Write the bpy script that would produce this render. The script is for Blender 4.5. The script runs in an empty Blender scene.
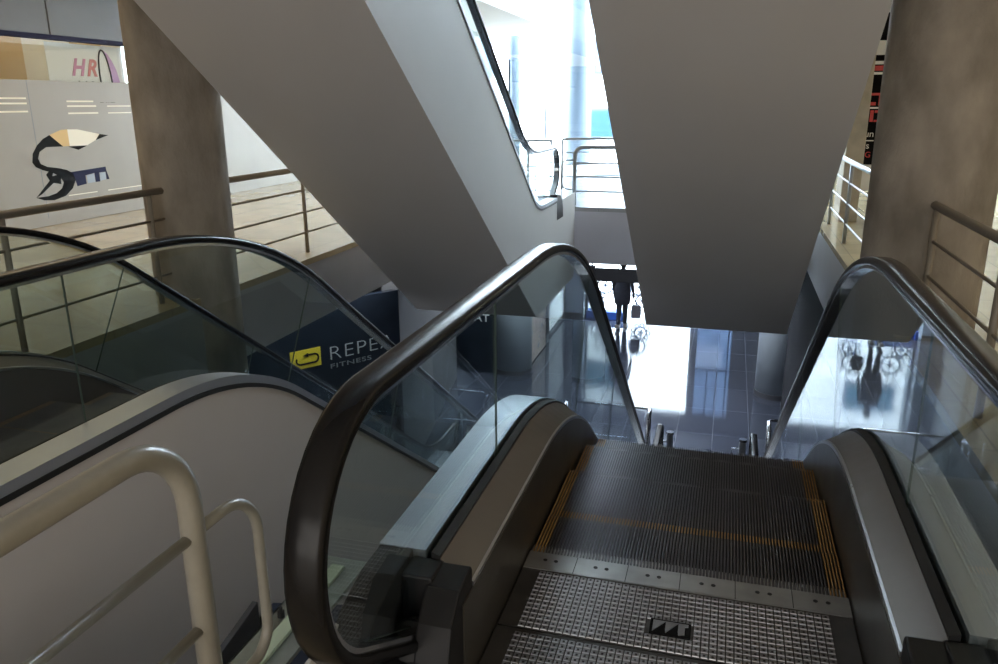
import bpy, bmesh, math, random
from mathutils import Vector, Matrix
random.seed(7)
C = bpy.context.scene.collection
R = math.radians
TAN = math.tan(R(35))

# ------------------------------------------------------------------ materials
def new_mat(name):
    m = bpy.data.materials.new(name); m.use_nodes = True
    nt = m.node_tree; nt.nodes.clear()
    out = nt.nodes.new('ShaderNodeOutputMaterial')
    return m, nt, out

def pbr(name, col, rough=.5, metal=0.0, noise=0.0, nscale=8.0, bump=0.0, bscale=60.0, rvar=0.0, spec=.5, stretch=None, coat=0.0):
    m, nt, out = new_mat(name)
    b = nt.nodes.new('ShaderNodeBsdfPrincipled')
    nt.links.new(b.outputs[0], out.inputs[0])
    b.inputs['Base Color'].default_value = (*col, 1)
    b.inputs['Roughness'].default_value = rough
    b.inputs['Metallic'].default_value = metal
    b.inputs['Specular IOR Level'].default_value = spec
    if coat: b.inputs['Coat Weight'].default_value = coat; b.inputs['Coat Roughness'].default_value = .1
    tc = nt.nodes.new('ShaderNodeTexCoord')
    src = tc.outputs['Object']
    if stretch:
        mp = nt.nodes.new('ShaderNodeMapping'); mp.inputs['Scale'].default_value = stretch
        nt.links.new(src, mp.inputs['Vector']); src = mp.outputs[0]
    if noise or rvar:
        n = nt.nodes.new('ShaderNodeTexNoise'); n.inputs['Scale'].default_value = nscale; n.inputs['Detail'].default_value = 6
        nt.links.new(src, n.inputs['Vector'])
        if noise:
            r = nt.nodes.new('ShaderNodeValToRGB')
            r.color_ramp.elements[0].position = .3; r.color_ramp.elements[1].position = .7
            r.color_ramp.elements[0].color = (*[c*(1-noise) for c in col], 1)
            r.color_ramp.elements[1].color = (*[min(1, c*(1+noise)) for c in col], 1)
            nt.links.new(n.outputs['Fac'], r.inputs[0]); nt.links.new(r.outputs[0], b.inputs['Base Color'])
        if rvar:
            mr = nt.nodes.new('ShaderNodeMapRange')
            mr.inputs['To Min'].default_value = max(.02, rough-rvar); mr.inputs['To Max'].default_value = min(1, rough+rvar)
            nt.links.new(n.outputs['Fac'], mr.inputs[0]); nt.links.new(mr.outputs[0], b.inputs['Roughness'])
    if bump:
        n2 = nt.nodes.new('ShaderNodeTexNoise'); n2.inputs['Scale'].default_value = bscale; n2.inputs['Detail'].default_value = 5
        nt.links.new(src, n2.inputs['Vector'])
        bp = nt.nodes.new('ShaderNodeBump'); bp.inputs['Strength'].default_value = bump; bp.inputs['Distance'].default_value = .01
        nt.links.new(n2.outputs['Fac'], bp.inputs['Height']); nt.links.new(bp.outputs[0], b.inputs['Normal'])
    return m

def thin_glass(name, tint=(.86, .93, .90), f0=.07, dirt=0.0):
    m, nt, out = new_mat(name)
    tr = nt.nodes.new('ShaderNodeBsdfTransparent'); tr.inputs[0].default_value = (*tint, 1)
    gl = nt.nodes.new('ShaderNodeBsdfGlossy'); gl.inputs['Roughness'].default_value = .0
    gl.inputs[0].default_value = (.95, .98, 1, 1)
    lw = nt.nodes.new('ShaderNodeLayerWeight'); lw.inputs[0].default_value = .5
    pw = nt.nodes.new('ShaderNodeMath'); pw.operation = 'POWER'; pw.inputs[1].default_value = 4.6
    nt.links.new(lw.outputs['Facing'], pw.inputs[0])
    ma = nt.nodes.new('ShaderNodeMath'); ma.operation = 'MULTIPLY_ADD'; ma.inputs[1].default_value = 1-f0; ma.inputs[2].default_value = f0
    nt.links.new(pw.outputs[0], ma.inputs[0])
    mx = nt.nodes.new('ShaderNodeMixShader')
    nt.links.new(ma.outputs[0], mx.inputs[0]); nt.links.new(tr.outputs[0], mx.inputs[1]); nt.links.new(gl.outputs[0], mx.inputs[2])
    nt.links.new(mx.outputs[0], out.inputs[0])
    return m

def tiles(name, col, grout, sx, sy, rough, off=(0, 0), mortar=.006, spec=.5):
    m, nt, out = new_mat(name)
    b = nt.nodes.new('ShaderNodeBsdfPrincipled'); nt.links.new(b.outputs[0], out.inputs[0])
    tc = nt.nodes.new('ShaderNodeTexCoord')
    mp = nt.nodes.new('ShaderNodeMapping'); mp.inputs['Location'].default_value = (off[0], off[1], 0)
    nt.links.new(tc.outputs['Object'], mp.inputs['Vector'])
    br = nt.nodes.new('ShaderNodeTexBrick'); br.offset = 0; br.squash = 1
    br.inputs['Scale'].default_value = 1; br.inputs['Mortar Size'].default_value = mortar
    br.inputs['Brick Width'].default_value = sx; br.inputs['Row Height'].default_value = sy
    br.inputs['Color1'].default_value = (*col, 1); br.inputs['Color2'].default_value = (*[c*.86 for c in col], 1)
    br.inputs['Mortar'].default_value = (*grout, 1)
    nt.links.new(mp.outputs[0], br.inputs['Vector'])
    n = nt.nodes.new('ShaderNodeTexNoise'); n.inputs['Scale'].default_value = 3; n.inputs['Detail'].default_value = 8
    nt.links.new(tc.outputs['Object'], n.inputs['Vector'])
    mx = nt.nodes.new('ShaderNodeMixRGB'); mx.blend_type = 'MULTIPLY'; mx.inputs[0].default_value = .35
    nt.links.new(br.outputs[0], mx.inputs[1]); nt.links.new(n.outputs['Fac'], mx.inputs[2])
    nt.links.new(mx.outputs[0], b.inputs['Base Color'])
    b.inputs['Roughness'].default_value = rough; b.inputs['Specular IOR Level'].default_value = spec
    return m

M = {}
M['rubber'] = pbr('handrail rubber', (.009, .0085, .009), .25, spec=.22)
M['chrome'] = pbr('polished steel', (.72, .74, .78), .16, 1)
M['steel'] = pbr('satin stainless steel', (.55, .56, .58), .3, 1, rvar=.06, nscale=20)
M['deck'] = pbr('satin inner deck metal', (.215, .195, .18), .42, .75, rvar=.05, nscale=30)
M['outer_deck'] = pbr('satin outer deck metal', (.46, .48, .53), .4, .8, rvar=.05, nscale=12)
M['skirt'] = pbr('dark skirt metal', (.12, .11, .10), .33, .7, rvar=.08, nscale=6)
M['wall_unlit'] = pbr('wall darkened for shade', (.022, .023, .027), .95, spec=.05)  # near black colour stands in for the shade under the right gallery
M['black'] = pbr('black plastic', (.014, .014, .016), .5, rvar=.08, nscale=14, spec=.3)
M['gasket'] = pbr('black gasket rubber', (.01, .01, .011), .5)
M['clad'] = pbr('painted cladding', (.56, .52, .50), .55, noise=.03, nscale=2.0)
M['truss'] = pbr('painted truss panel', (.65, .64, .64), .5, noise=.02, nscale=1.5)
M['tread'] = pbr('step aluminium', (.135, .13, .14), .36, .85, noise=.25, nscale=9, rvar=.12)
M['tread_low'] = pbr('step groove', (.02, .02, .022), .6, .3)
M['yellow'] = pbr('worn yellow marking', (.37, .20, .05), .5, noise=.3, nscale=30)
M['plate'] = pbr('floor plate metal', (.07, .066, .064), .45, .7, noise=.3, nscale=5, rvar=.1)
M['plate_top'] = pbr('floor plate raised metal', (.29, .29, .30), .36, .9, noise=.25, nscale=4, rvar=.1)
M['comb'] = pbr('comb aluminium', (.36, .36, .35), .36, .9, noise=.2, nscale=7)
M['glass'] = thin_glass('balustrade glass', (.87, .925, .92), .05)
M['glass_edge'] = pbr('green glass edge', (.07, .10, .09), .3, spec=.3)
M['win_glass'] = thin_glass('window glass', (.93, .96, .97), .06)
M['tint_glass'] = thin_glass('tinted blue window glass', (.16, .20, .26), .06)
M['shop_glass'] = thin_glass('shop window glass', (.95, .96, .95), .06)
M['rail'] = pbr('beige painted rail', (.29, .272, .23), .32, noise=.05, nscale=25, spec=.5, coat=.3)
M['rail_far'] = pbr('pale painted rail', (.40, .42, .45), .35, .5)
M['rail_brown'] = pbr('brown painted rail', (.27, .235, .19), .4)
M['concrete'] = pbr('rough brown plaster', (.32, .285, .245), .9, noise=.28, nscale=5, bump=.5, bscale=45, stretch=(1, 1, .55))
M['plaster'] = pbr('tan plaster', (.52, .46, .37), .85, noise=.15, nscale=6)  # tan made lighter to carry the light falling on the pillar
M['column_low'] = pbr('smooth grey column', (.30, .34, .38), .45, noise=.06, nscale=3)
M['fascia_lit'] = pbr('fascia lightened for skylight', (.70, .70, .78), .6, noise=.03, nscale=2)  # lighter, bluer copy of the fascia, skylight put into its colour
M['fascia'] = pbr('painted grey fascia', (.40, .40, .42), .6, noise=.05, nscale=2)
M['wall'] = pbr('grey wall paint', (.42, .42, .43), .7, noise=.04, nscale=2)
M['wall_dark'] = pbr('dark grey wall paint', (.05, .053, .062), .6, noise=.08, nscale=2)
M['wall_mid'] = pbr('mid grey wall paint', (.07, .073, .078), .7, noise=.06, nscale=2)
M['white'] = pbr('white wall paint', (.78, .80, .83), .5, noise=.02, nscale=2)
M['bluegrey'] = pbr('blue grey panel', (.34, .39, .47), .45, noise=.05, nscale=2)
M['bulkhead'] = pbr('bulkhead panel', (.16, .175, .21), .5, noise=.08, nscale=1.2)
M['ceiling'] = pbr('ceiling paint', (.62, .61, .60), .8)
M['tiles_low'] = tiles('dark polished tile', (.065, .075, .105), (.16, .17, .20), .575, 1.15, .07, (-.03, .2), .005, .95)
M['tiles_gal'] = tiles('cream gallery tile', (.56, .46, .29), (.40, .33, .22), .6, .6, .16)
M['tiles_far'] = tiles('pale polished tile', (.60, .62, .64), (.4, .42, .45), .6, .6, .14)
M['film'] = pbr('frosted window film', (.33, .305, .27), .45, noise=.05, nscale=1.2)
M['film_clear'] = pbr('clear strip in film', (.85, .80, .68), .4)
M['cream'] = pbr('cream shop panel', (.82, .72, .52), .5, noise=.04, nscale=2)
M['ochre'] = pbr('ochre shop panel', (.66, .44, .17), .5, noise=.06, nscale=2)
M['sign_dark'] = pbr('dark sign glass', (.012, .017, .026), .16, spec=.4, noise=.2, nscale=2)
M['letter'] = pbr('grey raised letter', (.55, .57, .60), .35, .3)
M['letter_dim'] = pbr('dim grey lettering', (.20, .22, .24), .45)
M['sign_yellow'] = pbr('yellow logo panel', (.62, .50, .04), .4)
M['black_matte'] = pbr('matte black', (.006, .006, .007), .8, spec=.12)
M['red'] = pbr('sign red', (.62, .05, .05), .4)
M['paper'] = pbr('white sign paper', (.85, .85, .84), .5)
M['pink'] = pbr('poster pink', (.62, .25, .42), .5)
M['redink'] = pbr('poster red ink', (.60, .16, .14), .5)
M['mauve'] = pbr('poster mauve', (.58, .32, .62), .5)
M['navy'] = pbr('navy trim', (.022, .024, .06), .7, spec=.1)
M['blue'] = pbr('blue box paint', (.02, .09, .42), .4)
M['decal'] = pbr('grey blue glass decal', (.22, .26, .34), .6)
M['skin'] = pbr('skin', (.36, .21, .15), .55)
M['cloth'] = pbr('dark clothing', (.022, .022, .03), .85, noise=.2, nscale=20)
M['hair'] = pbr('dark hair', (.015, .012, .011), .6)
M['bag'] = pbr('grey bag cloth', (.16, .155, .17), .8, noise=.2, nscale=25)
M['shoe'] = pbr('pale shoes', (.30, .28, .27), .6)
M['bracket'] = pbr('galvanised bracket', (.30, .33, .30), .38, .7, noise=.25, nscale=9)
M['pale_green'] = pbr('pale green gap glow', (.52, .62, .46), .2, spec=.6)
M['bldg'] = pbr('white render', (.80, .82, .85), .8)
M['bldg_win'] = pbr('blue tinted glazing', (.018, .045, .068), .3, spec=.12)
M['bldg_frame'] = pbr('slate window frame', (.035, .05, .08), .4)
M['bldg_col'] = pbr('pale blue pillar paint', (.06, .085, .115), .7)
M['asphalt'] = pbr('pale pavement', (.42, .42, .42), .8, noise=.1, nscale=1)

def collage(name):
    m, nt, out = new_mat(name)
    b = nt.nodes.new('ShaderNodeBsdfPrincipled'); nt.links.new(b.outputs[0], out.inputs[0]); b.inputs['Roughness'].default_value = .5
    tc = nt.nodes.new('ShaderNodeTexCoord')
    v = nt.nodes.new('ShaderNodeTexVoronoi'); v.inputs['Scale'].default_value = 3.2
    nt.links.new(tc.outputs['Object'], v.inputs['Vector'])
    n = nt.nodes.new('ShaderNodeTexNoise'); n.inputs['Scale'].default_value = 4; n.inputs['Detail'].default_value = 3
    nt.links.new(tc.outputs['Object'], n.inputs['Vector'])
    r = nt.nodes.new('ShaderNodeValToRGB'); e = r.color_ramp.elements
    e[0].position = .3; e[0].color = (.50, .36, .34, 1); e[1].position = .62; e[1].color = (.74, .60, .50, 1)
    k = r.color_ramp.elements.new(.46); k.color = (.72, .58, .55, 1)
    k = r.color_ramp.elements.new(.72); k.color = (.30, .40, .55, 1)
    nt.links.new(n.outputs['Fac'], r.inputs[0]); nt.links.new(r.outputs[0], b.inputs['Base Color'])
    return m
M['collage'] = collage('pink patterned poster')

# ------------------------------------------------------------------ object helpers
def obj(name, bm_or_mesh, mats, parent=None, smooth=False, bevel=0.0):
    if isinstance(bm_or_mesh, bmesh.types.BMesh):
        me = bpy.data.meshes.new(name)
        bmesh.ops.recalc_face_normals(bm_or_mesh, faces=bm_or_mesh.faces[:])
        bm_or_mesh.to_mesh(me); bm_or_mesh.free()
    else:
        me = bm_or_mesh
    if mats is not None and len(me.materials) == 0:
        for m in (mats if isinstance(mats, (list, tuple)) else [mats]): me.materials.append(m)
    if smooth:
        for p in me.polygons: p.use_smooth = True
    o = bpy.data.objects.new(name, me); C.objects.link(o)
    if parent: o.parent = parent
    if bevel:
        md = o.modifiers.new('bevel', 'BEVEL'); md.width = bevel; md.segments = 2; md.limit_method = 'ANGLE'; md.angle_limit = R(40)
    return o

def thing(name, label, cat, loc=(0, 0, 0), group=None):
    o = bpy.data.objects.new(name, None); C.objects.link(o); o.location = loc; o.empty_display_size = .1
    return tag(o, label, cat, group)

def tag(o, label, cat, group=None):
    o['label'] = label; o['category'] = cat
    if group: o['group'] = group
    return o

def struct(o, label=None, cat=None):
    o['kind'] = 'structure'
    if label: o['label'] = label
    if cat: o['category'] = cat
    return o

def box(bm, x0, x1, y0, y1, z0, z1, mi=0):
    vs = [bm.verts.new(p) for p in ((x0, y0, z0), (x1, y0, z0), (x1, y1, z0), (x0, y1, z0), (x0, y0, z1), (x1, y0, z1), (x1, y1, z1), (x0, y1, z1))]
    for f in ((0, 3, 2, 1), (4, 5, 6, 7), (0, 1, 5, 4), (1, 2, 6, 5), (2, 3, 7, 6), (3, 0, 4, 7)):
        bm.faces.new([vs[i] for i in f]).material_index = mi
    return vs

def boxes(*bs):
    bm = bmesh.new()
    for b in bs: box(bm, *b)
    return bm

def prism(outline, axis, a, b, bm=None):
    """outline of 2D points; axis 'x': points are (y,z) extruded in x; 'y': (x,z); 'z': (x,y)"""
    bm = bm or bmesh.new()
    def P(p, t):
        return (t, p[0], p[1]) if axis == 'x' else (p[0], t, p[1]) if axis == 'y' else (p[0], p[1], t)
    A = [bm.verts.new(P(p, a)) for p in outline]; B = [bm.verts.new(P(p, b)) for p in outline]
    n = len(outline)
    fa = bm.faces.new(A); fb = bm.faces.new(B[::-1])
    for i in range(n):
        bm.faces.new((A[i], B[i], B[(i+1) % n], A[(i+1) % n]))
    bmesh.ops.recalc_face_normals(bm, faces=bm.faces[:])
    bmesh.ops.triangulate(bm, faces=[f for f in (fa, fb) if len(f.verts) > 4])
    return bm

def tube(bm, pts, r, seg=12, cap=True):
    pts = [Vector(p) for p in pts]; n = len(pts); rings = []
    prev = None
    for i, p in enumerate(pts):
        t = ((pts[min(i+1, n-1)]-p).normalized() + (p-pts[max(i-1, 0)]).normalized())
        t = t.normalized() if t.length > 1e-6 else Vector((0, 0, 1))
        if prev is None:
            a = Vector((1, 0, 0)) if abs(t.x) < .9 else Vector((0, 1, 0))
            u = (a - t*a.dot(t)).normalized()
        else:
            u = (prev - t*prev.dot(t)).normalized()
        prev = u; v = t.cross(u)
        k = 1.0
        if 0 < i < n-1:
            c = (pts[i+1]-p).normalized().dot((p-pts[i-1]).normalized()); k = 1/max(.5, math.sqrt((1+c)/2))
        rings.append([bm.verts.new(p + (u*math.cos(2*math.pi*j/seg) + v*math.sin(2*math.pi*j/seg))*r) for j in range(seg)])
    for i in range(n-1):
        for j in range(seg):
            bm.faces.new((rings[i][j], rings[i][(j+1) % seg], rings[i+1][(j+1) % seg], rings[i+1][j]))
    if cap:
        bm.faces.new(rings[0][::-1]); bm.faces.new(rings[-1])
    return bm

def cyl(bm, c0, c1, r, seg=32):
    return tube(bm, [c0, c1], r, seg)

def round_path(pts, radii, n=8):
    """3D polyline with filleted corners"""
    pts = [Vector(p) for p in pts]; out = [pts[0]]
    for i in range(1, len(pts)-1):
        p = pts[i]; a = (pts[i-1]-p).normalized(); b = (pts[i+1]-p).normalized(); r = radii[i-1]
        ang = a.angle(b)
        if r <= 0 or abs(ang-math.pi) < 1e-3: out.append(p); continue
        T = r/math.tan(ang/2); h = r/math.sin(ang/2)
        c = p + (a+b).normalized()*h
        s = p+a*T; e = p+b*T
        va = s-c; vb = e-c; tot = va.angle(vb); ax = va.cross(vb).normalized()
        for k in range(n+1): out.append(c + Matrix.Rotation(tot*k/n, 3, ax) @ va)
    out.append(pts[-1]); return out

def yz_path(pts, radii, n=14):
    return [(p.y, p.z) for p in round_path([(0, y, z) for y, z in pts], radii, n)]

def interp(path, y):
    for (a, b), (c, d) in zip(path, path[1:]):
        if a <= y <= c: return b + (d-b)*(y-a)/(c-a) if c > a else b
    return path[0][1] if y < path[0][0] else path[-1][1]

def sweep_yz(path, section, bm=None, closed=True, vertical=False):
    """section points (dx, dn): dx along x, dn along the path normal (or z when vertical)"""
    bm = bm or bmesh.new(); rings = []; n = len(path)
    for i, (y, z) in enumerate(path):
        a = path[max(i-1, 0)]; b = path[min(i+1, n-1)]
        t = Vector((b[0]-a[0], b[1]-a[1])).normalized(); nn = (0, 1) if vertical else (-t.y, t.x)
        rings.append([bm.verts.new((dx, y+nn[0]*dn, z+nn[1]*dn)) for dx, dn in section])
    m = len(section)
    for i in range(n-1):
        for j in range(m if closed else m-1):
            bm.faces.new((rings[i][j], rings[i][(j+1) % m], rings[i+1][(j+1) % m], rings[i+1][j]))
    if closed:
        bm.faces.new(rings[0][::-1]); bm.faces.new(rings[-1])
    return bm

def text(name, body, size, mat, parent=None, loc=(0, 0, 0), rot=(R(90), 0, 0), extrude=.004, align='LEFT', shear=0.0, sx=1.0, space=1.0, bold=0.0):
    cu = bpy.data.curves.new(name, 'FONT'); cu.body = body; cu.size = size; cu.extrude = extrude; cu.align_x = align
    cu.shear = shear; cu.space_character = space; cu.offset = bold; cu.resolution_u = 4
    tmp = bpy.data.objects.new(name, cu); C.objects.link(tmp)
    bpy.context.view_layer.update()
    me = bpy.data.meshes.new_from_object(tmp.evaluated_get(bpy.context.evaluated_depsgraph_get()))
    bpy.data.objects.remove(tmp); bpy.data.curves.remove(cu)
    me.materials.clear(); me.materials.append(mat)
    o = bpy.data.objects.new(name, me); C.objects.link(o); o.location = loc; o.rotation_euler = rot; o.scale = (sx, 1, 1)
    if parent: o.parent = parent
    return o

def dup_tree(o, parent=None):
    c = o.copy(); C.objects.link(c)
    if parent: c.parent = parent
    for ch in list(o.children): dup_tree(ch, c)
    return c

# ------------------------------------------------------------------ escalators
W, PITCH = 1.0, .0106
def step_mesh():
    bm = bmesh.new()
    n = int(W/PITCH); x0 = -n*PITCH/2
    segs = [(-.394, -.345), (-.345, -.002)]
    for (ya, yb) in segs:
        for i in range(n):
            a = x0+i*PITCH; pr = [(a, -.010), (a+.0044, -.010), (a+.0052, 0), (a+PITCH-.0010, 0), (a+PITCH, -.010)]
            va = [bm.verts.new((x, ya, z)) for x, z in pr]; vb = [bm.verts.new((x, yb, z)) for x, z in pr]
            xm = a+.008
            yl = ya < -.38 or abs(xm) > .452
            for k in range(4):
                f = bm.faces.new((va[k], va[k+1], vb[k+1], vb[k]))
                f.material_index = 1 if k == 0 else (2 if (yl and k == 2) else 0)
    # riser with cleats, body
    for i in range(n):
        a = x0+i*PITCH
        box(bm, a+.0052, a+PITCH-.001, -.004, .001, -.25, 0, 0)
    box(bm, -.497, .497, -.392, -.004, -.25, -.0102, 1)
    me = bpy.data.meshes.new('step')
    bm.to_mesh(me); bm.free()
    for k in ('tread', 'tread_low', 'yellow'): me.materials.append(M[k])
    return me
STEP = step_mesh()
GAP = .005

def badge(parent, x, y, z):
    b = obj('maker_badge', boxes((x-.058, x+.058, y-.034, y+.034, z, z+.004)), M['black_matte'], parent)
    bm = bmesh.new(); t0, t1 = z+.0042, z+.0065
    prism([(x-.050, y+.026), (x-.014, y+.026), (x-.050, y-.026)], 'z', t0, t1, bm)
    prism([(x-.011, y+.026), (x+.022, y+.026), (x-.012, y-.026)], 'z', t0, t1, bm)
    prism([(x-.014, y+.026), (x-.011, y+.026), (x-.012, y-.026), (x-.014, y-.010)], 'z', t0, t1, bm)
    prism([(x+.022, y+.026), (x+.050, y+.026), (x+.050, y+.014), (x+.041, y+.012), (x+.041, y-.022), (x+.024, y-.028), (x+.022, y-.01)], 'z', t0, t1, bm)
    obj('badge_emblem', bm, M['plate_top'], b)

def escalator(label, cx, hk, hkb, z_top, z_bot, yf, yb, dk, dkb, u_top, u_bot, clad, y_start, y_end,
              joints, comb_y=None, step_y=None, low_clip=None, detailed=False, hz=.905):
    e = thing('escalator', label, 'escalator', (cx, 0, 0), 'escalators between the floors')
    # handrail centre line (y, z)
    zt, zb = z_top, z_bot
    main = yz_path([(yf+.30, zt+hz), (hk, zt+hz), (hkb, zb+hz), (yb-.28, zb+hz)], [2.4, 1.5])
    def arc(cy, cz, r, a0, a1, n=18):
        return [(cy+r*math.cos(R(a0+(a1-a0)*k/n)), cz+r*math.sin(R(a0+(a1-a0)*k/n))) for k in range(n+1)]
    top_arc = arc(yf+.30, zt+hz-.30, .30, 237, 90); bot_arc = arc(yb-.28, zb+hz-.28, .28, 90, -57)
    rail = [(yf+.54, zt+.105)] + top_arc + main[1:-1] + bot_arc + [(yb-.53, zb+.125)]
    w, h = .040, .017
    sec = [(-w+.006, -h), (-w, -h+.006), (-w, h-.012), (-w+.004, h-.005), (-w+.014, h), (w-.014, h), (w-.004, h-.005), (w, h-.012), (w, -h+.006), (w-.006, -h)]
    deck = yz_path([(y_start, zt+.335), (dk, zt+.335), (dkb, zb+.30), (y_end, zb+.30)], [1.7, .9])
    ybx, ybx2 = yf+.60, yb-.60              # where the newel boxes meet the decks
    dk_mid = [(ybx, interp(deck, ybx))] + [p for p in deck if ybx < p[0] < ybx2] + [(ybx2, interp(deck, ybx2))]
    under = [(y_start, zt+u_top[1]), (u_top[0], zt+u_top[1]), (u_bot[0], zb+u_bot[1]), (y_end, zb+u_bot[1])]
    if low_clip is not None:
        yc = u_top[0] + (zt+u_top[1]-low_clip)/TAN
        under = under[:2] + [(yc, low_clip), (y_end, low_clip)]
    for s in (-1, 1):
        xg = s*.63
        obj('handrail', sweep_yz(rail, [(xg+dx, dn) for dx, dn in sec]), M['rubber'], e, smooth=True)
        gl = obj('handrail_guide', sweep_yz(rail, [(xg-.029, -.029), (xg+.029, -.029), (xg+.029, -.016), (xg-.029, -.016)]), M['chrome'], e, smooth=False)
        # glass
        inner = []
        hp = [rail[0]] + top_arc + main[1:-1] + bot_arc + [rail[-1]]
        def off(path, d):
            out = []
            for i, (y, z) in enumerate(path):
                a = path[max(i-1, 0)]; b = path[min(i+1, len(path)-1)]
                t = Vector((b[0]-a[0], b[1]-a[1])).normalized(); out.append((y+t.y*d, z-t.x*d))
            return out
        top_in = off(top_arc, .026); main_in = off(main, .026); bot_in = off(bot_arc, .026)
        jl = [(j if isinstance(j, tuple) else (j, j)) for j in joints]
        bounds = [None] + jl + [None]
        for k in range(len(bounds)-1):
            a, b = bounds[k], bounds[k+1]
            if a is None:
                up = [p for p in top_in] + [p for p in main_in if yf+.29 < p[0] < b[0]-.01] + [(b[0]-.002, interp(main_in, b[0]-.002))]
                lo = [(b[1]-.002, interp(deck, b[1])-.03)] + [p for p in [(y, z-.03) for y, z in deck][::-1] if ybx-.05 < p[0] < b[1]-.02] + [(ybx-.04, zt+.28), (ybx-.06, zt+.155)]
            elif b is None:
                up = [(a[0]+.002, interp(main_in, a[0]+.002))] + [p for p in main_in if a[0]+.01 < p[0] < yb-.29] + bot_in
                lo = [(ybx2+.06, zb+.155), (ybx2+.04, zb+.26)] + [p for p in [(y, z-.03) for y, z in deck][::-1] if a[1]+.02 < p[0] < ybx2+.05] + [(a[1]+.002, interp(deck, a[1])-.03)]
            else:
                up = [(a[0]+.002, interp(main_in, a[0]+.002))] + [p for p in main_in if a[0]+.01 < p[0] < b[0]-.01] + [(b[0]-.002, interp(main_in, b[0]-.002))]
                lo = [(b[1]-.002, interp(deck, b[1])-.03)] + [p for p in [(y, z-.03) for y, z in deck][::-1] if a[1]+.01 < p[0] < b[1]-.01] + [(a[1]+.002, interp(deck, a[1])-.03)]
            # a single thin pane
            bm = prism(up+lo, 'x', xg-.003, xg+.003)
            g = obj('glass_panel', bm, [M['glass'], M['glass_edge']], e)
            for p in g.data.polygons:
                if abs(p.normal.x) < .5: p.material_index = 1
        # decks and skirts
        sg = lambda a, b: [(s*x, z) for x, z in ((a[0], a[1]), (b[0], b[1]))]
        obj('inner_deck', sweep_yz(dk_mid, [(s*.598, -.020), (s*.512, -.075), (s*.512, -.085), (s*.598, -.060)], vertical=True), M['deck'], e)
        obj('deck_trim', sweep_yz(dk_mid, [(s*.514, -.068), (s*.507, -.072), (s*.507, -.088), (s*.514, -.088)], vertical=True), M['steel'], e)
        obj('glass_gasket', sweep_yz(dk_mid, [(s*.598, -.05), (s*.598, -.012), (s*.622, -.004), (s*.622, -.05)], vertical=True), M['gasket'], e)
        obj('outer_deck', sweep_yz(dk_mid, [(s*.638, -.04), (s*.638, 0), (s*.770, 0), (s*.770, -.04)], vertical=True), M['outer_deck'], e)
        obj('deck_edge_strip', sweep_yz(dk_mid, [(s*.766, -.041), (s*.774, -.041), (s*.774, -.062), (s*.766, -.062)], vertical=True), M['gasket'], e)
        dk_all = [(y_start+.35, deck[0][1])] + [p for p in deck if p[0] > y_start+.4]
        sk = [(y, z-.085) for y, z in dk_all]
        skl = [(y, z-.55) for y, z in dk_all]
        if low_clip is not None: skl = [(y, max(z, low_clip+.01)) for y, z in skl]
        obj('skirt_panel', prism(sk + skl[::-1], 'x', s*.505, s*.510), M['skirt'], e)
        # outer cladding
        top_line = [(y, z-.06) for y, z in deck]
        obj('side_cladding', prism(top_line + under[::-1], 'x', s*.756, s*.766), M[clad], e)
        # newel boxes at the two ends
        for (y0, sgn, zz) in ((ybx, -1, zt), (ybx2, 1, zb)):
            d = lambda a: y0+sgn*a
            o1 = [(d(0), zz+.335), (d(.12), zz+.33), (d(.24), zz+.295), (d(.33), zz+.23), (d(.38), zz+.13), (d(.40), zz+.003), (d(0), zz+.003)]
            o2 = [(d(0), zz+.31), (d(.10), zz+.30), (d(.17), zz+.24), (d(.20), zz+.15), (d(.21), zz+.003), (d(0), zz+.003)]
            nb = obj('newel_box', prism(o1, 'x', s*.672, s*.768), M['black'], e, bevel=.006)
            bm = prism(o2, 'x', s*.509, s*.600)
            box(bm, min(s*.588, s*.672), max(s*.588, s*.672), min(d(0), d(.09)), max(d(0), d(.09)), zz+.003, zz+.315)
            obj('newel_cover', bm, M['black'], nb, bevel=.006)
            bm = bmesh.new()
            for q in range(3):
                tube(bm, [(s*.63, d(.06), zz+.115), (s*.63, d(.10+.025*q), zz+.135+.015*q)], .066-.007*q, 20)
            obj('handrail_inlet', bm, M['gasket'], nb, smooth=False, bevel=.004)
    # underside
    lst = [under[0], under[1], under[2]] + ([under[3]] if low_clip is None else [])
    obj('soffit_panel', prism(lst + [(y, z+.02) for y, z in lst[::-1]], 'x', -.757, .757), M[clad], e)
    if low_clip is None:
        obj('end_panel', boxes((-.757, .757, y_end-.02, y_end, zb+u_bot[1]+.02, zb-.02)), M[clad], e)
    # steps
    line = yz_path([(y_start, zt), (dk+.32, zt), (dkb+.30, zb), (y_end, zb)], [2.3, 1.6])
    yk = step_y
    while yk < yb-1.05:
        z = interp(line, yk-.12)
        if z > zb+.004 or yk < yb-1.1:
            so = bpy.data.objects.new('step', STEP); C.objects.link(so); so.parent = e; so.location = (0, yk, min(z, zt)-.006)
        yk += .4
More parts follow.
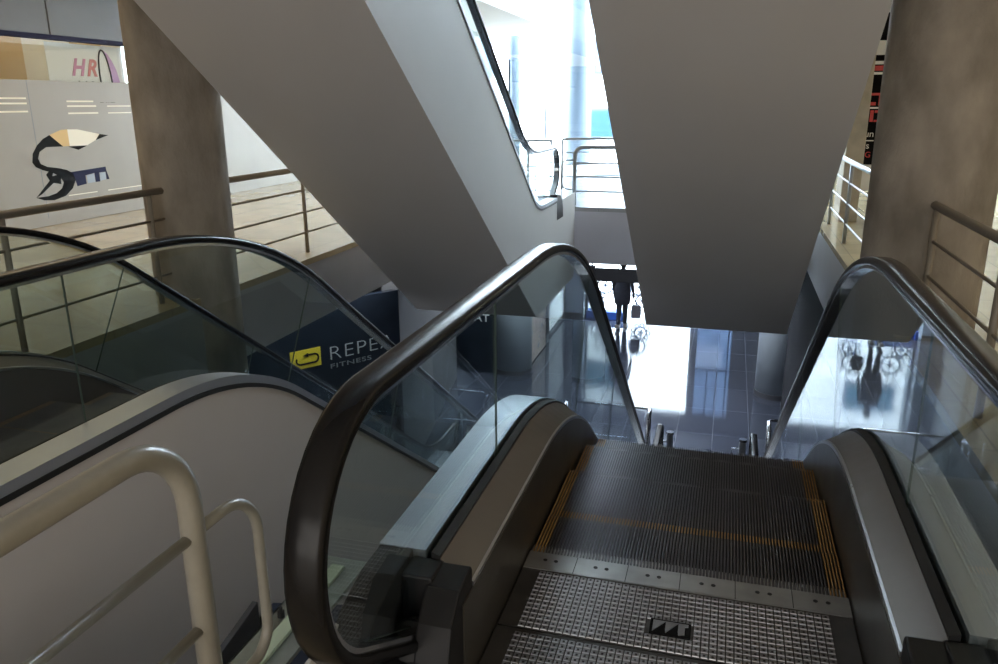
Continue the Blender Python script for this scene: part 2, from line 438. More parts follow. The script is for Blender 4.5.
    # landing plates
    for (ya, ybb, zz, top) in ((yf+.15, comb_y-.11, zt, True), (yb-1.0, yb-.2, zb, False)):
        if top:
            sm = comb_y-.415
            fp = obj('floor_plate', boxes((-.50, .50, ya, sm-.003, zz-.03, zz), (-.50, .50, sm+.003, ybb, zz-.03, zz)), M['plate'], e)
        else:
            fp = obj('floor_plate', boxes((-.50, .50, ya, ybb, zz-.03, zz+.001)), M['plate'], e)
        if top and detailed:
            bm = bmesh.new(); p = .0225; a, hh = .0083, .0030
            nx = int(.885/p); y = ybb-.018
            while y > ya+.02:
                if abs(y-sm) > .012:
                    for i in range(nx):
                        x = -.4425+p*(i+.5)
                        if abs(x+.012) < .062 and abs(y-(comb_y-.305)) < .040: continue
                        o_ = [bm.verts.new((x+sx*a, y+sy*a, zz+hh)) for sx, sy in ((-1, -1), (1, -1), (1, 1), (-1, 1))]
                        i_ = [bm.verts.new((x+sx*.0032, y+sy*.0042, zz+hh)) for sx, sy in ((-1, -1), (1, -1), (1, 1), (-1, 1))]
                        b_ = [bm.verts.new((x+sx*(a+.0012), y+sy*(a+.0012), zz)) for sx, sy in ((-1, -1), (1, -1), (1, 1), (-1, 1))]
                        for k in range(4):
                            q = (k+1) % 4
                            bm.faces.new((o_[k], o_[q], i_[q], i_[k])); bm.faces.new((b_[k], b_[q], o_[q], o_[k]))
                y -= p
            me = bpy.data.meshes.new('raised_pattern'); bm.to_mesh(me); bm.free()
            obj('raised_pattern', me, M['plate_top'], fp)
            badge(fp, -.012, comb_y-.305, zz)
        if top:
            bm = boxes((-.50, .50, comb_y-.11, comb_y-.012, zz-.03, zz+.003))
            if detailed:
                n = int(W/PITCH)
                for i in range(n):
                    x = -n*PITCH/2+i*PITCH
                    box(bm, x+.0008, x+.0036, comb_y-.012, comb_y+.035, zz-.014, zz-.001)
            cb = obj('comb_plate', bm, M['comb'], e)
            if detailed:
                for i in range(6):
                    for dx in (-.018, .018):
                        bm = bmesh.new(); x = -.42+i*.168+dx
                        cyl(bm, (x, comb_y-.055, zz+.003), (x, comb_y-.055, zz+.0042), .007, 12)
                        obj('screw', bm, M['gasket'], cb)
                for i in range(5): obj('comb_joint', boxes((-.336+i*.168-.0012, -.336+i*.168+.0012, comb_y-.109, comb_y-.013, zz+.0028, zz+.0036)), M['gasket'], cb)
    return e

L_A = 'foreground escalator going down, with grooved black steps and a patterned metal floor plate'
L_B = 'lower escalator on the left, its plain pale side panel behind the beige guard rail'
L_UL = 'left overhead escalator, with a pale side face and handrail against the bright windows'
L_UR = 'overhead escalator on the right, a broad grey underside hanging above the foreground steps'
H = 3.8
esc_a = escalator(L_A, -.06, 3.61, 3.61+H/TAN, 0, -H, 1.095, 10.70, 3.08, 8.62, (3.18, -1.0), (9.0, -1.0), 'clad', 1.26, 11.0,
                  [2.33, (4.10, 3.76), (5.35, 5.01), (6.6, 6.26), (7.85, 7.51)], 2.30, 2.555, low_clip=-H+.004, detailed=True)
esc_b = escalator(L_B, -2.87, 3.33, 3.33+H/TAN, 0, -H, .84, 10.42, 3.02, 8.48, (3.03, -1.0), (8.7, -1.0), 'clad', .98, 10.7,
                  [2.18, (3.87, 3.53), (5.12, 4.78), (6.37, 6.03), (7.62, 7.28)], 2.02, 2.275, low_clip=-H+.004, hz=.925)
for lab, cx in ((L_UL, -2.875), (L_UR, -.04)):
    escalator(lab, cx, 8.94-H/TAN, 8.94, H, 0, 1.0, 10.57, 8.91-H/TAN+.12, 8.91, (3.424, -1.0), (8.85, -1.0), 'truss', 1.16, 11.2,
              [2.2, (4.0, 3.7), (5.25, 4.95), (6.5, 6.2), (7.75, 7.5), 9.35], 2.2, 2.45)

# ------------------------------------------------------------------ building shell
FL, FAR, BACK = -3.95, 19.6, -4.0
ZL = -3.8
XW0, XW1 = -11.0, 5.0
struct(obj('floor', boxes((XW0, XW1, BACK, FAR+.1, ZL-.2, ZL)), M['tiles_low']), 'dark polished tile floor of the lower lobby')
struct(obj('floor_left', boxes((XW0, FL, BACK, FAR, -.06, 0)), M['tiles_gal']), 'cream tiled floor of the left gallery')
struct(obj('floor_right', boxes((1.1, XW1, BACK, FAR, -.06, 0)), M['tiles_gal']), 'cream tiled floor of the right gallery')
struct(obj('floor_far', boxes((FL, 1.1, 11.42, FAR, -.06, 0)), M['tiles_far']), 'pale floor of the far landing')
struct(obj('floor_near', boxes((-1.10, 1.1, BACK, 1.25, -.06, 0), (FL, -1.10, BACK, .97, -.06, 0)), M['tiles_gal']), 'floor of the near landing')
# slab edges below the floors
def slab(name, b, lab, m='fascia'): struct(obj(name, boxes(b), M[m]), lab)
slab('trim_1', (XW0, FL-.005, BACK, FAR, -.65, -.06), 'grey slab edge of the left gallery')
slab('trim_2', (1.105, XW1, BACK, FAR, -.75, -.06), 'grey slab edge of the right gallery')
slab('trim_3', (FL-.005, 1.105, 11.43, FAR, -.83, -.06), 'grey slab edge of the far landing', 'fascia_lit')
slab('trim_4', (-1.08, 1.1, BACK, 1.24, -.65, -.06), 'slab edge of the near landing')
slab('trim_5', (FL, -1.12, BACK, .96, -.65, -.06), 'slab edge of the left near landing')
# upper storey slabs
struct(obj('ceiling_left', boxes((XW0, FL-.1, BACK, FAR, 3.05, 3.8)), M['ceiling']))
struct(obj('ceiling_right', boxes((1.3, XW1, BACK, FAR, 3.05, 3.8)), M['ceiling']))
struct(obj('ceiling_near', boxes((FL-.1, 1.3, BACK, 1.14, 3.05, 3.8)), M['ceiling']))
struct(obj('ceiling', boxes((XW0, XW1, BACK, FAR, 7.6, 7.9)), M['ceiling']))
struct(obj('wall_left', boxes((XW0-.2, XW0, BACK, FAR, ZL, 7.6)), M['wall']))
struct(obj('wall_right', boxes((XW1, XW1+.2, BACK, FAR, ZL, 7.6)), M['wall']))
struct(obj('wall_back', boxes((XW0, XW1, BACK-.2, BACK, ZL, 7.6)), M['wall']))
# far wall: lower storey with the entrance, upper storey of glass
struct(obj('wall_far', boxes((XW0, -3.35, FAR, FAR+.2, ZL, -.83), (-.62, -.5, FAR, FAR+.2, ZL, -.83), (.34, XW1, FAR, FAR+.2, ZL, -.83),
                             (-3.35, -.62, FAR, FAR+.2, -1.27, -.83), (-.5, .34, FAR, FAR+.2, -1.27, -.83),
                             (XW0, XW1, FAR, FAR+.2, -.83, -.02), (XW0, XW1, FAR, FAR+.2, 7.2, 7.6),
                             (XW0, -6.7, FAR, FAR+.2, -.02, 7.6), (.3, XW1, FAR, FAR+.2, -.02, 3.9), (4.4, XW1, FAR, FAR+.2, 3.9, 7.6)), M['wall']))  # unseen upper side parts widened to cut daylight and shop glass reflections
w1 = struct(obj('window_1', boxes((-3.35, -.62, FAR+.05, FAR+.06, ZL, -1.27)), M['win_glass']), 'bright glass entrance of the lower lobby')
w2 = struct(obj('window_2', boxes((-.5, .34, FAR+.05, FAR+.06, ZL, -1.27)), M['tint_glass']), 'narrow lobby window beside the entrance')
bm = boxes((-.5, .34, FAR+.02, FAR+.09, -2.55, -2.50), (-.22, -.19, FAR+.02, FAR+.09, -2.5, -1.27), (.02, .05, FAR+.02, FAR+.09, -2.5, -1.27), (.25, .28, FAR+.02, FAR+.09, ZL, -1.27))
obj('window_frame', bm, M['bldg_frame'], w2)
w3 = struct(obj('window_3', boxes((-6.7, .3, FAR+.05, FAR+.06, -.02, 7.2)), M['win_glass']), 'tall bright glazing behind the far landing')
w4 = struct(obj('added_window', boxes((.3, 4.4, FAR+.05, FAR+.06, 3.9, 7.2)), M['win_glass']))  # unseen glazing, added so daylight reaches the overhead escalator's side
bm = boxes((-4.485, -4.455, FAR+.0, FAR+.08, .55, 2.36), (-5.42, -5.36, FAR, FAR+.08, 1.25, 2.5), (-4.485, -4.455, FAR, FAR+.08, 3.09, 4.6), (-4.75, -4.455, FAR, FAR+.08, 3.06, 3.09),
           (-6.6, -6.56, FAR, FAR+.08, -.02, 3.7), (-1.2, -1.16, FAR, FAR+.08, -.02, 3.7), (.24, .3, FAR, FAR+.08, -.02, 7.2))
obj('window_frame', bm, M['bldg_frame'], w3)

# grey walls of the lower lobby
struct(obj('wall_lobby_right', boxes((1.108, 1.30, 3.0, 13.25, ZL, -.75)), M['wall_unlit']), 'dark wall under the right gallery')
bm = prism([(-4.17, 9.50), (-4.97, 14.05), (-5.2, 14.05), (-4.42, 9.52)], 'z', ZL, -.65)
struct(obj('wall_lobby_left', bm, M['wall_mid']), 'grey lobby wall right of the fitness sign')
struct(obj('wall_lobby_white', boxes((-4.05, -3.83, 16.95, 19.25, ZL, -.83)), M['white']), 'white lobby wall left of the entrance')
struct(obj('wall_lobby_blue', boxes((-4.05, -3.35, 19.25, FAR, ZL, -.83)), M['bluegrey']), 'blue grey wall strip left of the entrance')
struct(obj('baseboard_left', boxes((-3.84, -3.815, 16.95, 19.24, ZL, ZL+.10), (-3.84, -3.35, 19.225, 19.25, ZL, ZL+.10)), M['wall_dark']), 'dark skirting along the white lobby wall')

# left gallery: shop front with frosted film, bulkhead above
SX = -8.3
struct(obj('trim_6', boxes((SX-.06, SX+.06, BACK, FAR, 2.27, 2.325)), M['navy']), 'dark head rail of the left shop front')
bm = boxes(*[(SX-.04, SX+.05, y, y+1.76, 2.325, 3.05) for y in [BACK+.01+1.78*k for k in range(13)]])
struct(obj('wall_bulkhead', bm, M['bulkhead'], bevel=.006), 'blue grey bulkhead panels above the shop front')
sw = struct(obj('window_5', boxes((SX-.008, SX, 3.0, 18.0, 0, 2.27)), M['shop_glass']), 'shop front with grey frosted film and a black swan shaped emblem')
obj('frosted_film', boxes((SX+.002, SX+.004, 3.0, 18.0, .005, 1.78)), M['film'], sw)
def strip(*bs): return boxes(*[(SX+.0045, SX+.0055, a, b, c, d) for a, b, c, d in bs])
obj('film_stripes', strip((7.2, 7.98, 1.555, 1.575), (7.2, 7.98, 1.495, 1.515), (7.2, 7.98, 1.40, 1.42),
                          (8.60, 9.06, 1.52, 1.54), (8.60, 9.10, 1.46, 1.48), (8.60, 9.12, 1.37, 1.39), (9.30, 9.75, 1.46, 1.475), (9.30, 9.75, 1.37, 1.385),
                          (8.4, 8.9, .34, .352), (8.4, 8.9, .27, .282), (9.1, 10.2, .34, .352), (9.1, 10.2, .27, .282)), M['film_clear'], sw)
text('film_lettering', '---  - - ----', .07, M['black_matte'], sw, (SX+.006, 9.18, 1.50), (R(90), 0, R(90)), .0005)
obj('film_seam', strip((8.02, 8.03, .1, 1.78), (10.1, 10.11, .1, 1.78)), M['letter_dim'], sw)

def from_px(pts, u0, v0):   # shapes of the emblem drawn on the shop front plane
    return pts
def decal(name, pts, mat, d, parent, n_sub=0):
    obj(name, prism(pts, 'x', SX+d, SX+d+.0012), mat, parent)
# emblem: coordinates (y, z) on the shop front
def S(u, v):  # emblem frame 0..1 across (y) and 0..1 up (z)
    return (7.86+1.36*u, .33+.86*v)
def smooth_closed(pts, n=6):
    out = []; m = len(pts)
    for i in range(m):
        p0, p1, p2, p3 = pts[i-1], pts[i], pts[(i+1) % m], pts[(i+2) % m]
        for k in range(n):
            t = k/n
            out.append(tuple(.5*((2*p1[j]) + (-p0[j]+p2[j])*t + (2*p0[j]-5*p1[j]+4*p2[j]-p3[j])*t*t + (-p0[j]+3*p1[j]-3*p2[j]+p3[j])*t**3) for j in (0, 1)))
    return out
body = [(.28, .92), (.14, .80), (.05, .63), (.045, .52), (.11, .44), (.24, .37), (.36, .27), (.36, .17), (.28, .09), (.15, .04), (.04, .055), (.02, .07),
        (.12, -.0), (.26, -.01), (.40, .06), (.50, .20), (.50, .30), (.40, .41), (.27, .47), (.15, .54), (.11, .60), (.14, .70), (.24, .76), (.40, .74)]
decal('emblem_body', [S(u, v) for u, v in [(.28,.92),(.20,.87),(.12,.78),(.06,.67),(.04,.55),(.07,.48),(.14,.43),(.24,.385),(.33,.31),(.36,.22),(.33,.14),(.26,.08),(.16,.05),(.02,.05),(.10,.0),(.22,-.02),(.36,.02),(.46,.12),(.51,.24),(.49,.34),(.42,.40),(.32,.44),(.20,.47),(.13,.52),(.11,.60),(.14,.69),(.22,.75),(.42,.745)]], M['black_matte'], .0056, sw)
decal('emblem_wing', [S(u, v) for u, v in [(.02,.05),(.20,.27),(.17,.36),(.22,.42),(.26,.41),(.24,.33),(.34,.35),(.33,.20),(.24,.23),(.09,.09)]], M['black_matte'], .0056, sw)
decal('emblem_crest', [S(u, v) for u, v in [(.28,.92),(.42,.985),(.50,.99),(.50,.745),(.42,.745)]], M['ochre'], .0056, sw)
decal('emblem_beak', [S(u, v) for u, v in [(.50,.99),(.62,.985),(.90,.90),(.84,.81),(.72,.74),(.50,.745)]], M['film_clear'], .0056, sw)
decal('emblem_tip', [S(u, v) for u, v in [(.90,.90),(1.02,.875),(.84,.81)]], M['black_matte'], .0058, sw)
decal('emblem_throat', [S(u, v) for u, v in [(.48,.74),(.72,.735),(.60,.68)]], M['black_matte'], .0058, sw)  # black triangle under the beak
decal('emblem_tail', [S(u, v) for u, v in [(.44,.36),(.92,.39),(.92,.345),(.95,.19),(.91,.19),(.91,.31),(.82,.31),(.82,.17),(.76,.17),(.76,.31),(.64,.29),(.64,.16),(.52,.14),(.50,.28)]], M['navy'], .0056, sw)
decal('emblem_panes', [S(u, v) for u, v in [(.655,.165),(.755,.17),(.755,.305),(.655,.29)]], M['bluegrey'], .0058, sw)
decal('emblem_panes', [S(u, v) for u, v in [(.825,.18),(.905,.195),(.905,.305),(.825,.305)]], M['bluegrey'], .0058, sw)

# the shop behind it
struct(obj('wall_shop', boxes((SX-1.2, SX-1.1, 3.0, 18.0, 0, 3.05)), M['cream']), 'cream back wall inside the left shop')
oc = [(7.55, 9.05), (9.95, 10.5), (12.0, 13.2), (14.5, 15.6), (5.0, 6.2)]
for k, (a, b) in enumerate(oc):
    tag(obj('wardrobe_panel', boxes((SX-1.099, SX-1.02, a, b, .0, 3.0)), M['ochre'], bevel=.01),
        ['wide ochre panel behind the shop window at far left', 'narrow ochre panel behind the white poster', 'ochre panel hidden past the left column', 'ochre panel deep in the left shop', 'ochre panel at the near end of the left shop'][k], 'panel', 'ochre panels in the left shop')
po = thing('poster', 'white poster with pink script letters HR and a mauve swoosh in the left shop', 'poster', (SX-.06, 9.2, 0), 'shop posters')
obj('sheet', boxes((-.004, 0, -.75, .58, 0, 2.25)), M['paper'], po)
text('letter', 'H', .30, M['pink'], po, (.004, -.38, 1.86), (R(90), 0, R(90)), .002, shear=.35, bold=.008)
text('letter', 'R', .30, M['redink'], po, (.004, -.12, 1.86), (R(90), 0, R(90)), .002, shear=.35, bold=.008)
text('lettering', 'V I', .25, M['black_matte'], po, (.004, -.28, 1.62), (R(90), 0, R(90)), .002)
bm = bmesh.new()
loop = [(.003, .20+.105*math.cos(a)+.07*(1-math.sin(a))*.35, .45+1.35+.40*math.sin(a)) for a in [math.pi*2*k/40 for k in range(41)]]
tube(bm, loop, .011, 8, cap=False)
obj('loop', bm, M['black_matte'], po)
obj('swoosh', prism([(.235, 2.20), (.31, 2.15), (.38, 2.06), (.44, 1.95), (.48, 1.80), (.50, 1.65), (.33, 1.65), (.315, 1.85), (.29, 2.05)], 'x', .001, .004), M['mauve'], po)

# columns
def column(lab, x, y, r, z0, z1, mat, collar=None):
    c = thing('column', lab, 'column', (x, y, z0), 'round building columns')
    bm = bmesh.new(); cyl(bm, (0, 0, 0), (0, 0, z1-z0), r, 56)
    o = obj('shaft', bm, mat, c)
    for p in o.data.polygons:
        if abs(p.normal.z) < .5: p.use_smooth = True
    if collar:
        bm = bmesh.new(); cyl(bm, (0, 0, 0), (0, 0, .10), r+.012, 56); obj('base_ring', bm, M['wall_dark'], c)
    return c
column('thick brown plaster column on the left, standing in the gallery railing', -4.155, 5.395, .326, ZL, 3.05, M['concrete'])
column('thick brown plaster column on the right, behind the black handrail', 1.27, 5.76, .372, ZL, 3.05, M['concrete'])
column('smooth grey lobby column seen through the left glass', -3.99, 14.75, .385, ZL, -.83, M['column_low'], 1)
column('smooth grey lobby column right of the bright floor, below the overhead escalator', 1.09, 14.68, .36, ZL, -.83, M['column_low'], 1)

# dark marks on the left column
c0 = [o for o in bpy.data.objects if o.name.startswith('column')][0]

# fitness shop sign on the chamfered wall
d = Vector((.57, .82, 0)).normalized(); a0 = Vector((-4.76, 8.65, 0)); ang = math.atan2(d.y, d.x)
sg = thing('shop_sign', 'dark shop sign with yellow logo and grey letters below the left gallery', 'sign', (a0.x, a0.y, 0), 'dark fitness signs')
sg.rotation_euler = (0, 0, ang)
obj('panel', boxes((-1.35, 1.03, .0, .10, ZL, -.93)), M['sign_dark'], sg)
text('lettering', 'REPEA', .262, M['letter'], sg, (-.055, -.004, -1.695), (R(90), 0, 0), .004, sx=1.28, space=1.08, bold=-.006)
text('small_lettering', 'FITNESS', .085, M['letter_dim'], sg, (-.04, -.004, -1.81), (R(90), 0, 0), .003, sx=1.9, space=1.1)
lp = obj('logo_panel', boxes((-.57, -.16, -.012, 0, -1.725, -1.485)), M['sign_yellow'], sg)
bm = bmesh.new()
pth = []
for k in range(13): pth.append((-.25+.055*math.cos(R(-90+180*k/12)), -.016, -1.612+.055*math.sin(R(-90+180*k/12))))
pth = [(-.37, -.016, -1.557)][:0] + pth
left = [(-.44+.055*math.cos(R(150+120*k/10)), -.016, -1.612+.055*math.sin(R(150+120*k/10))) for k in range(11)]
tube(bm, left + pth + [(-.345, -.016, -1.557)], .012, 8)
prism([(-.335, -1.53), (-.335, -1.584), (-.40, -1.557)], 'y', -.026, -.012, bm)
obj('loop_arrow', bm, M['black_matte'], lp)
sg2 = thing('shop_sign', 'dark glass shop front with the cut off letters PEAT, beside the grey lobby column', 'sign', (-4.9, 14.45, 0), 'dark fitness signs')
obj('panel', boxes((-.75, .62, 0, .1, ZL, -.83)), M['sign_dark'], sg2)
text('lettering', 'REPEAT', .215, M['paper'], sg2, (-.365, -.004, -2.715), (R(90), 0, 0), .004, sx=1.16, space=1.04)
tag(obj('wall_poster', boxes((-3.80, -3.72, 14.95, 16.55, ZL+.02, -.9)), M['collage'], bevel=.005), 'pinkish patterned wall poster between the grey lobby column and the white wall', 'poster')
tag(obj('door_post', boxes((-3.86, -3.72, 16.58, 16.92, ZL, -.85)), M['wall_dark'], bevel=.008), 'dark upright post between the pink poster and the white lobby wall', 'post')

# ------------------------------------------------------------------ railings
def add(parent, name, pts, r, mat, seg=12):
    bm = bmesh.new(); tube(bm, pts, r, seg); return obj(name, bm, mat, parent, smooth=True)
def gallery_rail(lab, x, y0, y1, posts, mat, zs=(.845, .632, .415, .207), rtop=.026):
    t = thing('gallery_railing', lab, 'railing', (x, (y0+y1)/2, 0), 'gallery railings')
    cy = (y0+y1)/2
    add(t, 'top_rail', [(0, y0-cy, zs[0]), (0, y1-cy, zs[0])], rtop, mat)
    for z in zs[1:]: add(t, 'mid_rail', [(0, y0-cy, z), (0, y1-cy, z)], .010, mat, 8)
    for p in posts: add(t, 'post', [(0, p-cy, 0), (0, p-cy, zs[0])], .020, mat)
    return t
gallery_rail('brown gallery railing on the left, between the frame edge and the left column', -4.14, -1.0, 5.08, [.5, 2.1, 3.66, 4.93], M['rail_brown'])
gallery_rail('brown gallery railing beyond the left column, running behind the overhead escalator', -4.14, 5.70, 11.0, [7.17, 8.9, 10.6], M['rail_brown'])
gallery_rail('brown gallery railing running from the right column toward the right frame edge', 1.225, 1.5, 5.40, [2.6, 4.0, 5.33], M['rail_brown'])
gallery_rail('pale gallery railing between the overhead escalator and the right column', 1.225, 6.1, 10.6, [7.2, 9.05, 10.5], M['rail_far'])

# near guard rail with its small loop
g = thing('guard_rail', 'beige tubular guard rail with a small loop in the lower left corner', 'guard rail', (-1.035, 0, 0), 'looped guard rails')
add(g, 'frame_tube', round_path([(0, -2.0, .826), (0, 1.235, .826), (0, 1.235, 0)], [.165]), .0262, M['rail'], 20)
add(g, 'mid_rail', [(0, -2.0, .588), (0, 1.23, .588)], .0125, M['rail'])
add(g, 'mid_rail', [(0, -2.0, .368), (0, 1.23, .368)], .0125, M['rail'])
add(g, 'end_loop', round_path([(0, 1.235, .592), (0, 1.46, .592), (0, 1.46, .15), (0, 1.235, .15)], [.12, .07]), .0135, M['rail'], 14)
# far guard with a loop
f = thing('guard_rail', 'pale looped guard rail on the far landing edge, between the two overhead escalators', 'guard rail', (-2.20, 11.62, 0), 'looped guard rails')
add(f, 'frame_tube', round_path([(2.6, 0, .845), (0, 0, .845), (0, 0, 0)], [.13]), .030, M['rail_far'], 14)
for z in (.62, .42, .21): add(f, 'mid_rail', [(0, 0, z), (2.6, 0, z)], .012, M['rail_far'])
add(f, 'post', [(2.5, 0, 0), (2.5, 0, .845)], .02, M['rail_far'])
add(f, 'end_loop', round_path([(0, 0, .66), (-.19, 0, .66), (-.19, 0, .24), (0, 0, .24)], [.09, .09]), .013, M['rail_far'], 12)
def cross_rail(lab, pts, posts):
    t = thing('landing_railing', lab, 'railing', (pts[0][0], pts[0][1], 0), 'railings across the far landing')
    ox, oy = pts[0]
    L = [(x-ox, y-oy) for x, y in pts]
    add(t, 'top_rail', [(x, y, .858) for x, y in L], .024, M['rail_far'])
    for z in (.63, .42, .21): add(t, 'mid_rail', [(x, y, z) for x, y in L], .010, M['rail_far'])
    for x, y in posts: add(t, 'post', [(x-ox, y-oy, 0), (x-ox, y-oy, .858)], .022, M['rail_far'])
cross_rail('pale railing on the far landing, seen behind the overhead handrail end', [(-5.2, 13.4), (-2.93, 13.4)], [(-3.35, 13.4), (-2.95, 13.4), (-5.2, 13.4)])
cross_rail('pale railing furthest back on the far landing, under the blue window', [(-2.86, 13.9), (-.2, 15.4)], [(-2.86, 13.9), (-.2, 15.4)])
# lower landing guards
def low_guard(lab, x0, x1, y, dirn):
    t = thing('landing_guard', lab, 'guard rail', (x0, y, ZL), 'lower landing guards')
    add(t, 'top_rail', round_path([(x1-x0, 0, .86), (0, 0, .86), (0, -.28, .80)], [.05]), .022, M['chrome'])
    add(t, 'post', [(0, 0, 0), (0, 0, .85)], .028, M['chrome'])
    add(t, 'post', [(0, -.28, 0), (0, -.28, .80)], .022, M['chrome'])
    add(t, 'mid_rail', [(0, 0, .35), (x1-x0, 0, .35)], .012, M['chrome'])
    add(t, 'post', [(x1-x0, 0, 0), (x1-x0, 0, .86)], .022, M['chrome'])
    return t
low_guard('steel guard at the foot of the foreground escalator, left side', -.90, -2.02, 11.16, 1)
low_guard('steel guard at the foot of the foreground escalator, right side', .80, 1.05, 11.16, 1)
for lab, x in (('small steel bollard left of the foreground escalator foot', -.58), ('small steel bollard right of the foreground escalator foot', .46)):
    b = thing('bollard', lab, 'bollard', (x, 11.08, ZL), 'bollards at the escalator foot')
    bm = bmesh.new(); cyl(bm, (0, 0, 0), (0, 0, .52), .05, 24); obj('post', bm, M['steel'], b, smooth=False)
    bm = bmesh.new(); cyl(bm, (0, 0, .52), (0, 0, .56), .054, 24); obj('cap', bm, M['chrome'], b)
    add(b, 'arm', [(-.05, 0, .40), (-.14, 0, .40), (-.14, 0, 0)], .014, M['chrome'])

# bracket in the gap beside the near landing
br = thing('edge_bracket', 'galvanised steel ledge with bolts in the gap left of the foreground escalator', 'bracket', (-1.18, 1.65, 0))
obj('ledge', boxes((-.06, .10, -.38, .46, -.035, -.02), (-.06, -.05, -.38, .46, -.16, -.02)), M['bracket'], br, bevel=.002)
obj('glow_strip', boxes((.0, .045, -.10, .40, -.019, -.006)), M['pale_green'], br, bevel=.002)  # pale green strip stands in for light glowing in the gap
for yy in (-.16, .12, .38):
    bm = bmesh.new(); cyl(bm, (-.025, yy, -.02), (-.025, yy, -.002), .012, 6); cyl(bm, (-.025, yy, -.002), (-.025, yy, .012), .006, 10)
    obj('bolt', bm, M['gasket'], br)
tag(obj('side_plate', prism([(1.40, -.15), (1.62, -.075), (1.83, -.032), (1.83, -.30), (1.40, -.30)], 'x', -1.345, -1.325), M['wall_dark'], bevel=.002), 'dark triangular plate behind the small loop of the beige guard rail', 'plate')

# ------------------------------------------------------------------ right gallery
struct(obj('wall_gallery_right', boxes((3.4, 3.5, BACK, 17, 0, 3.05)), M['cream']), 'pale wall of the right gallery')
tag(obj('pillar', boxes((1.36, 1.575, 10.75, 11.3, 0, 3.05)), M['plaster'], bevel=.01), 'tan plaster pillar between the overhead escalator and the black sign board', 'pillar')
sb = thing('sign_board', 'black sign board with red blocks and white letters beside the tan pillar', 'sign', (1.60, 11.2, .35))
obj('panel', boxes((0, .85, 0, .06, .33, 1.66)), M['black_matte'], sb)
obj('bottom_panel', boxes((0, .85, 0, .06, 0, .325)), M['paper'], sb)
obj('top_panel', boxes((0, .85, 0, .06, 1.665, 1.83)), M['paper'], sb)
obj('header', boxes((0, .85, 0, .06, 1.835, 2.15)), M['black_matte'], sb)
def sq(name, mat, *bs): obj(name, boxes(*[(a, b, -.006, -.001, c, d_) for a, b, c, d_ in bs]), mat, sb)
sq('white_bar', M['paper'], (0, .2, 1.55, 1.59), (0, .2, 1.43, 1.46))
sq('red_bar', M['red'], (.02, .17, 1.475, 1.535))
sq('red_emblem', M['red'], (.0, .17, 1.18, 1.21), (.13, .17, 1.06, 1.18), (.02, .10, 1.06, 1.10), (.0, .03, .86, 1.0), (.05, .09, .86, 1.0), (.10, .17, .86, .885), (.10, .17, .97, 1.0))
sq('white_bar', M['paper'], (0, .17, 1.02, 1.04))
sq('white_bar', M['paper'], (0, .13, .622, .635))
text('lettering', 'un', .115, M['paper'], sb, (.01, -.003, .675), (R(90), 0, 0), .001)
text('lettering', "'s", .115, M['paper'], sb, (.02, -.003, .53), (R(90), 0, 0), .001)
text('red_lettering', 'SIG', .10, M['red'], sb, (-.03, -.003, .42), (R(90), 0, 0), .001)

# ------------------------------------------------------------------ lobby entrance
hb = thing('hanging_sign_box', 'long black box hanging below the far landing, in front of the walking person', 'sign', (-2.0, 15.0, 0))
obj('box', boxes((-.40, 1.15, -.08, .08, -1.875, -1.635)), M['black_matte'], hb, bevel=.01)
obj('end_cap', boxes((-.51, -.40, -.10, .10, -1.90, -1.59)), M['black_matte'], hb, bevel=.01)
obj('end_fin', prism([(-.47, -1.90), (-.30, -1.90), (-.42, -2.16)], 'y', -.02, .02), M['black_matte'], hb)
for x in (-.45, .06, .9): add(hb, 'hanger_rod', [(x, 0, -1.64), (x, 0, -.83)], .012, M['black_matte'], 8)
tag(obj('low_box', boxes((-3.26, -2.32, 19.15, 19.45, ZL, ZL+.20)), M['blue'], bevel=.01), 'low blue box on the floor behind the walking person', 'box')
def wreath(x, z, r):
    bm = bmesh.new()
    tube(bm, [(x+r*math.cos(a), FAR+.03, z+r*math.sin(a)) for a in [2*math.pi*k/28 for k in range(29)]], .022, 6, cap=False)
    for k in range(9):
        a = 2*math.pi*k/9
        tube(bm, [(x+(r+.05)*math.cos(a)+.05*math.cos(b), FAR+.03, z+(r+.05)*math.sin(a)+.05*math.sin(b)) for b in [2*math.pi*q/10 for q in range(11)]], .014, 6, cap=False)
    for k in range(5):
        a = 2*math.pi*k/5
        tube(bm, [(x, FAR+.03, z), (x+.6*r*math.cos(a), FAR+.03, z+.6*r*math.sin(a))], .02, 6)
    obj('window_decal', bm, M['decal'], w1)
wreath(-2.86, -3.02, .20); wreath(-3.05, -3.40, .13); wreath(-2.0, -3.02, .20); wreath(-1.92, -3.38, .15)
obj('window_frame', boxes((-3.35, -3.29, FAR+.02, FAR+.1, ZL, -1.27), (-.68, -.62, FAR+.02, FAR+.1, ZL, -1.27)), M['rail_far'], w1)

# walking person, seen from behind
def skin_mesh(name, verts, edges, radii, mat, parent=None, sub=2, root=0):
    me = bpy.data.meshes.new(name); me.from_pydata(verts, edges, [])
    o = obj(name, me, mat, parent)
    s = o.modifiers.new('skin', 'SKIN'); s.use_smooth_shade = True
    for i, r in enumerate(radii):
        me.skin_vertices[0].data[i].radius = r if isinstance(r, tuple) else (r, r)
        me.skin_vertices[0].data[i].use_root = i == root
    s2 = o.modifiers.new('sub', 'SUBSURF'); s2.levels = sub; s2.render_levels = sub
    return o
PX, PY = -2.27, 18.45
V, E_, RR = [], [], []
def jv(x, y, z, r, p=None):
    V.append((x, y, z)); RR.append(r)
    if p is not None: E_.append((p, len(V)-1))
    return len(V)-1
pel = jv(0, 0, .90, (.15, .11))
sp = jv(0, .01, 1.08, (.125, .095), pel); ch = jv(0, .01, 1.26, (.155, .105), sp); nb = jv(0, .02, 1.40, (.075, .065), ch)
